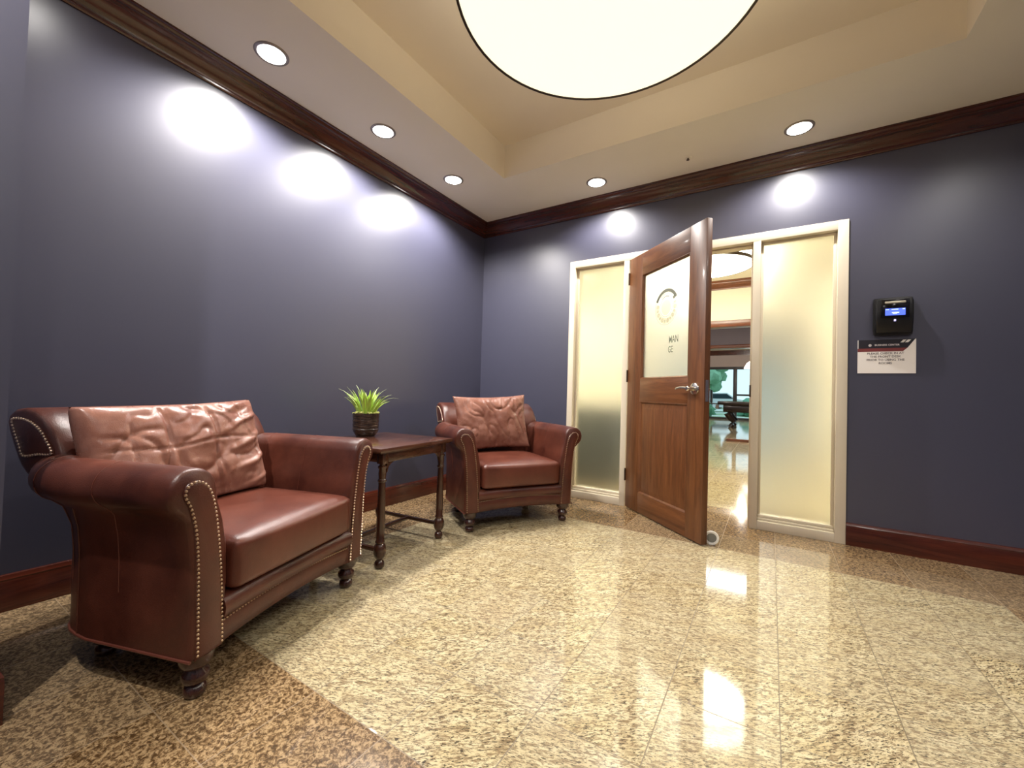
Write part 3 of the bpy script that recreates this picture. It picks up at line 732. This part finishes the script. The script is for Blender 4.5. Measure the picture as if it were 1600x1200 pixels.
cb = empty('stand_in_cabinet', (.74, .95, 0)); tag(cb, 'dark low cabinet added in the hall to darken the lower part of the narrow frosted sidelight', 'cabinet')  # invented cabinet, added so the lower frosted pane reads dark
M_cab = plain('dark olive cabinet', (.085, .09, .075), .6)
bm = BM(); box(bm, -.62, .62, -.22, .22, .06, .80, .01); obj('body', bm, M_cab, cb, angle=30)
bm = BM(); box(bm, -.64, .64, -.24, .24, .80, .83, .006); obj('top', bm, M_cab, cb, angle=30)
bm = BM(); box(bm, -.58, .58, -.18, .18, 0, .06); obj('plinth', bm, M_black, cb, smooth=False)
for sx in (-1, 1):
    bm = BM(); box(bm, min(sx*.01, sx*.60), max(sx*.01, sx*.60), -.234, -.22, .09, .77, .004); d_ = obj('door', bm, M_cab, cb, angle=30)
    bm = BM(); ball(bm, (sx*.05, -.242, .40), .012, 2); obj('knob', bm, M_steel, d_)

# ------------------------------------------------------------------ games room beyond the hall
BX0, BX1 = -7, 10; BF = 17.8
wallbox('wall_lounge_near', BX0, -.1, HF+.02, HF+.12, 0, 3.2); wallbox('wall_lounge_near_right', RX+.1, BX1, HF+.02, HF+.12, 0, 3.2)
wallbox('wall_lounge_over', -.1, RX+.1, HF+.121, HF+.16, AZ+.08, 3.2)
wallbox('wall_lounge_left', BX0-.1, BX0, HF, BF, 0, 3.3); wallbox('wall_lounge_right', BX1, BX1+.1, HF, BF, 0, 3.3)
M_lc = paint('lounge ceiling paint', (.75, .72, .66), .8, .3)
bm = BM(); box(bm, BX0, BX1, HF+.1, 10.0, 3.0, 3.06); box(bm, BX0, BX1, 10.0, BF+.1, 3.18, 3.24); box(bm, BX0, BX1, 9.9, 10.0, 3.06, 3.24); struct(obj('ceiling_lounge', bm, M_lc, smooth=False))
bm = BM(); box(bm, BX0, BX1, 9.9, 10.1, 2.52, 3.0); struct(obj('wall_lounge_soffit', bm, paint('slate soffit paint', (.16, .14, .17), .6), smooth=False))
bm = BM(); box(bm, BX0, BX1, 9.86, 10.14, 2.42, 2.52, .01); struct(obj('trim_9', bm, M_warmwood))
# window wall
bm = BM(); box(bm, BX0, BX1, BF, BF+.15, 2.95, 3.2); struct(obj('trim_10', bm, M_mahogx))
bm = BM(); box(bm, BX0, BX1, BF, BF+.15, 2.42, 2.95); struct(obj('wall_lounge_far', bm, paint('mauve grey paint', (.42, .35, .34), .7), smooth=False))
M_alu = plain('dark window frame', (.035, .032, .035), .4)
w3 = empty('window_3', (0, BF+.05, 0)); struct(w3, 'long dark framed window wall with daylight outside')
XS = [-6.8, -4.6, -2.3, -.02, 1.24, 3.4, 5.6, 7.8, 9.8]
for x in XS:
    bm = BM(); box(bm, x-.08, x+.08, -.05, .05, 0, 2.42, .005); obj('mullion', bm, M_alu, w3)
for z, a, b, hh in ((.04, -6.8, 9.8, .05), (2.36, -6.8, 9.8, .06), (.70, -6.8, 1.24, .03), (1.13, 1.24, 9.8, .04)):
    bm = BM(); box(bm, a, b, -.04, .04, z-hh, z+hh, .004); obj('transom_bar', bm, M_alu, w3)
bm = BM(); box(bm, -6.8, 9.8, -.003, .003, .05, 2.36); obj('glass_pane', bm, M_clear, w3, smooth=False)
for x, y, wh in ((-1, 6, 'front left'), (4.5, 6, 'front right'), (1.8, 13.5, 'above the pool table'), (-3, 13.5, 'far left'), (6, 13.5, 'far right')):
    e = downlight(x, y, 0, 'unseen downlight added to brighten the games room, '+wh, z=3.0 if y < 10 else 3.18, spot=False, grp='downlights in the games room')
    lamp('lounge_fill', 'POINT', (0, 0, -.2), 90, (1, .9, .8), .08, parent=e)  # unseen point lamps added to light the soffit and far wall

lp = empty('ceiling_light_panel', (1.9, 6.55, 3.0)); tag(lp, 'bright rectangular ceiling panel in the games room, seen only mirrored in the polished floor', 'ceiling light')
bm = BM(); box(bm, -.9, .9, -.42, .42, -.012, 0); obj('diffuser', bm, emis('panel diffuser', (1, 1, .98), 9), lp, smooth=False)
bm = BM(); V_ = [(-.93, -.45), (.93, -.45), (.93, .45), (-.93, .45)]; rings(bm, [[(x, y, 0) for x, y in V_], [(x, y, -.016) for x, y in V_], [(x*.968, y*.935, -.016) for x, y in V_], [(x*.968, y*.935, 0) for x, y in V_], [(x, y, 0) for x, y in V_]], cap=False); obj('frame', bm, M_white, lp, smooth=False)

# pool table
pt = empty('pool_table', (0, 0, 0)); tag(pt, 'dark wooden pool table with carved curved legs standing in the far games room', 'pool table')
M_pt = wood('black stained carved wood', (.035, .014, .010), (.012, .005, .004), .3, .4, 'x')
PX0, PX1, PY0, PY1 = 1.22, 3.75, 11.9, 13.2
bm = BM(); box(bm, PX0-.10, PX1+.1, PY0-.06, PY1+.06, .74, .86, .02); obj('cushion_rail', bm, M_pt, pt)
bm = BM(); box(bm, PX0+.1, PX1-.1, PY0+.12, PY1-.12, .855, .865); obj('playing_cloth', bm, plain('green cloth', (.03, .12, .06), .9), pt)
bm = BM(); box(bm, PX0+.06, PX1-.06, PY0+.05, PY1-.05, .50, .75, .03); obj('cabinet', bm, M_pt, pt)
bm = BM(); box(bm, PX0-.16, PX0-.06, PY0-.02, PY0+.10, .60, .74, .02); obj('pocket', bm, plain('pale leather pocket', (.35, .3, .26), .7), pt)
for x, y in ((PX0+.36, PY0+.14), (PX1-.36, PY0+.14), (PX0+.36, PY1-.14), (PX1-.36, PY1-.14)):
    bm = BM(); tube(bm, [(x-.12, y-.06, .56), (x-.16, y-.09, .44), (x-.08, y-.05, .30), (x+.02, y, .20), (x-.02, y-.02, .09), (x-.08, y-.05, .0)], lambda q: .12-.055*q if q < .75 else .085, 12); obj('leg', bm, M_pt, pt)
# step edge in front of the table
bm = BM(); box(bm, 1.80, 4.2, 6.95, 7.02, 0, .05, .005); struct(obj('trim_11', bm, M_warmwood))
# lamp over the pool table
pl2 = empty('billiard_lamp', (2.05, 12.4, 2.10)); tag(pl2, 'small white glowing shade hanging above the pool table', 'pendant light')
bm = BM(); lathe(bm, [(.20, -.12), (.20, -.10), (.12, .06), (.04, .12), (0, .12), (0, .11), (.035, .11), (.11, .05), (.19, -.10)], seg=28); obj('shade', bm, emis('white glass shade', (1, .98, .9), 2.0), pl2)
bm = BM(); tube(bm, [(0, 0, .12), (0, 0, 1.07)], .012, 8); obj('cord', bm, M_black, pl2)

# outdoors beyond the window wall
t = NT('lawn and paving'); t.base(t.ramp(t.noise(t.pos(), .5, 4), [(.4, (.55, .60, .58)), (.6, (.16, .34, .12))])).p(rough=.95)
bm = BM(); quad(bm, -30, 34, 18.2, 60, -.05, 0); struct(obj('floor_outdoor', bm, t.m, smooth=False))
def bush(x, y, r, h, label, c, name='garden_tree', trunk=.8):
    e = empty(name, (x, y, -.05)); tag(e, label, 'tree' if trunk else 'shrub')
    tt = NT('foliage'); tt.base(tt.mix(tt.noise(tt.pos(), 6, 4), c, tuple(v*.5 for v in c))).p(rough=.9)
    bm = BM(); rg = random.Random(int(x*10+y))
    for k in range(26):
        a = rg.uniform(0, 2*PI); q = rg.uniform(0, r*.75); zz = trunk+rg.uniform(.1, 1)*h
        ball(bm, (q*math.cos(a), q*math.sin(a), zz), r*rg.uniform(.22, .42), 2)
    for v in bm.verts:
        v.co += Vector((noise.noise(v.co*5), noise.noise(v.co*5+Vector((9, 0, 0))), noise.noise(v.co*5+Vector((0, 9, 0)))))*.18
    obj('leaves', bm, tt.m, e)
    bm = BM(); tube(bm, [(0, 0, 0), (.05, 0, trunk*.5+.2), (0, .03, trunk+.5*h)], .10, 8); obj('trunk', bm, M_table, e)
bush(-.7, 26, 1.4, 2.4, 'green leafy tree outside the left window pane', (.30, .56, .36), trunk=1.6)
bush(1.4, 24, .7, .8, 'low green shrub outside by the window mullion', (.22, .5, .35), 'garden_shrub', 0)
bush(-.3, 21, .55, .5, 'low green shrub outside below the window bar', (.2, .45, .28), 'garden_shrub', 0)
bush(4.0, 30, 2.2, 3.2, 'large green tree outside the right window pane', (.25, .5, .25), trunk=2.0)
def car(x, y, rz, c, label):
    e = empty('parked_car', (x, y, -.05), rz); tag(e, label, 'car')
    side = [(-2.1, .35), (-2.15, .7), (-1.9, .9), (-1.3, .95), (-.8, 1.38), (.7, 1.42), (1.3, 1.0), (2.0, .9), (2.15, .65), (2.1, .35)]
    bm = BM(); rings(bm, [[(a*.98, yy*.97 if False else yy, z) for a, z in side] for yy in (-.85, -.8, .8, .85)]); obj('body', bm, plain('car paint', c, .25, coat=.5), e, angle=30)
    bm = BM(); rings(bm, [[(a, yy, z) for a, z in ((-1.15, .97), (-.76, 1.32), (.66, 1.35), (1.12, 1.0))] for yy in (-.86, .86)]); obj('window_glass', bm, plain('car glass', (.03, .05, .06), .1), e, smooth=False)
    for wx in (-1.35, 1.35):
        for wy in (-.8, .8):
            bm = BM(); lathe(bm, [(0, -.1), (.30, -.1), (.32, -.06), (.32, .06), (.30, .1), (0, .1)], (wx, wy, .32), 20, ax='y'); obj('wheel', bm, M_black, e)
car(-1.0, 31, .3, (.75, .75, .78), 'white car parked outside behind the left window pane')
car(4.6, 35, .1, (.55, .05, .05), 'red car parked outside behind the right window pane')
car(-3.0, 41, .0, (.05, .16, .42), 'blue car parked farthest away outside')
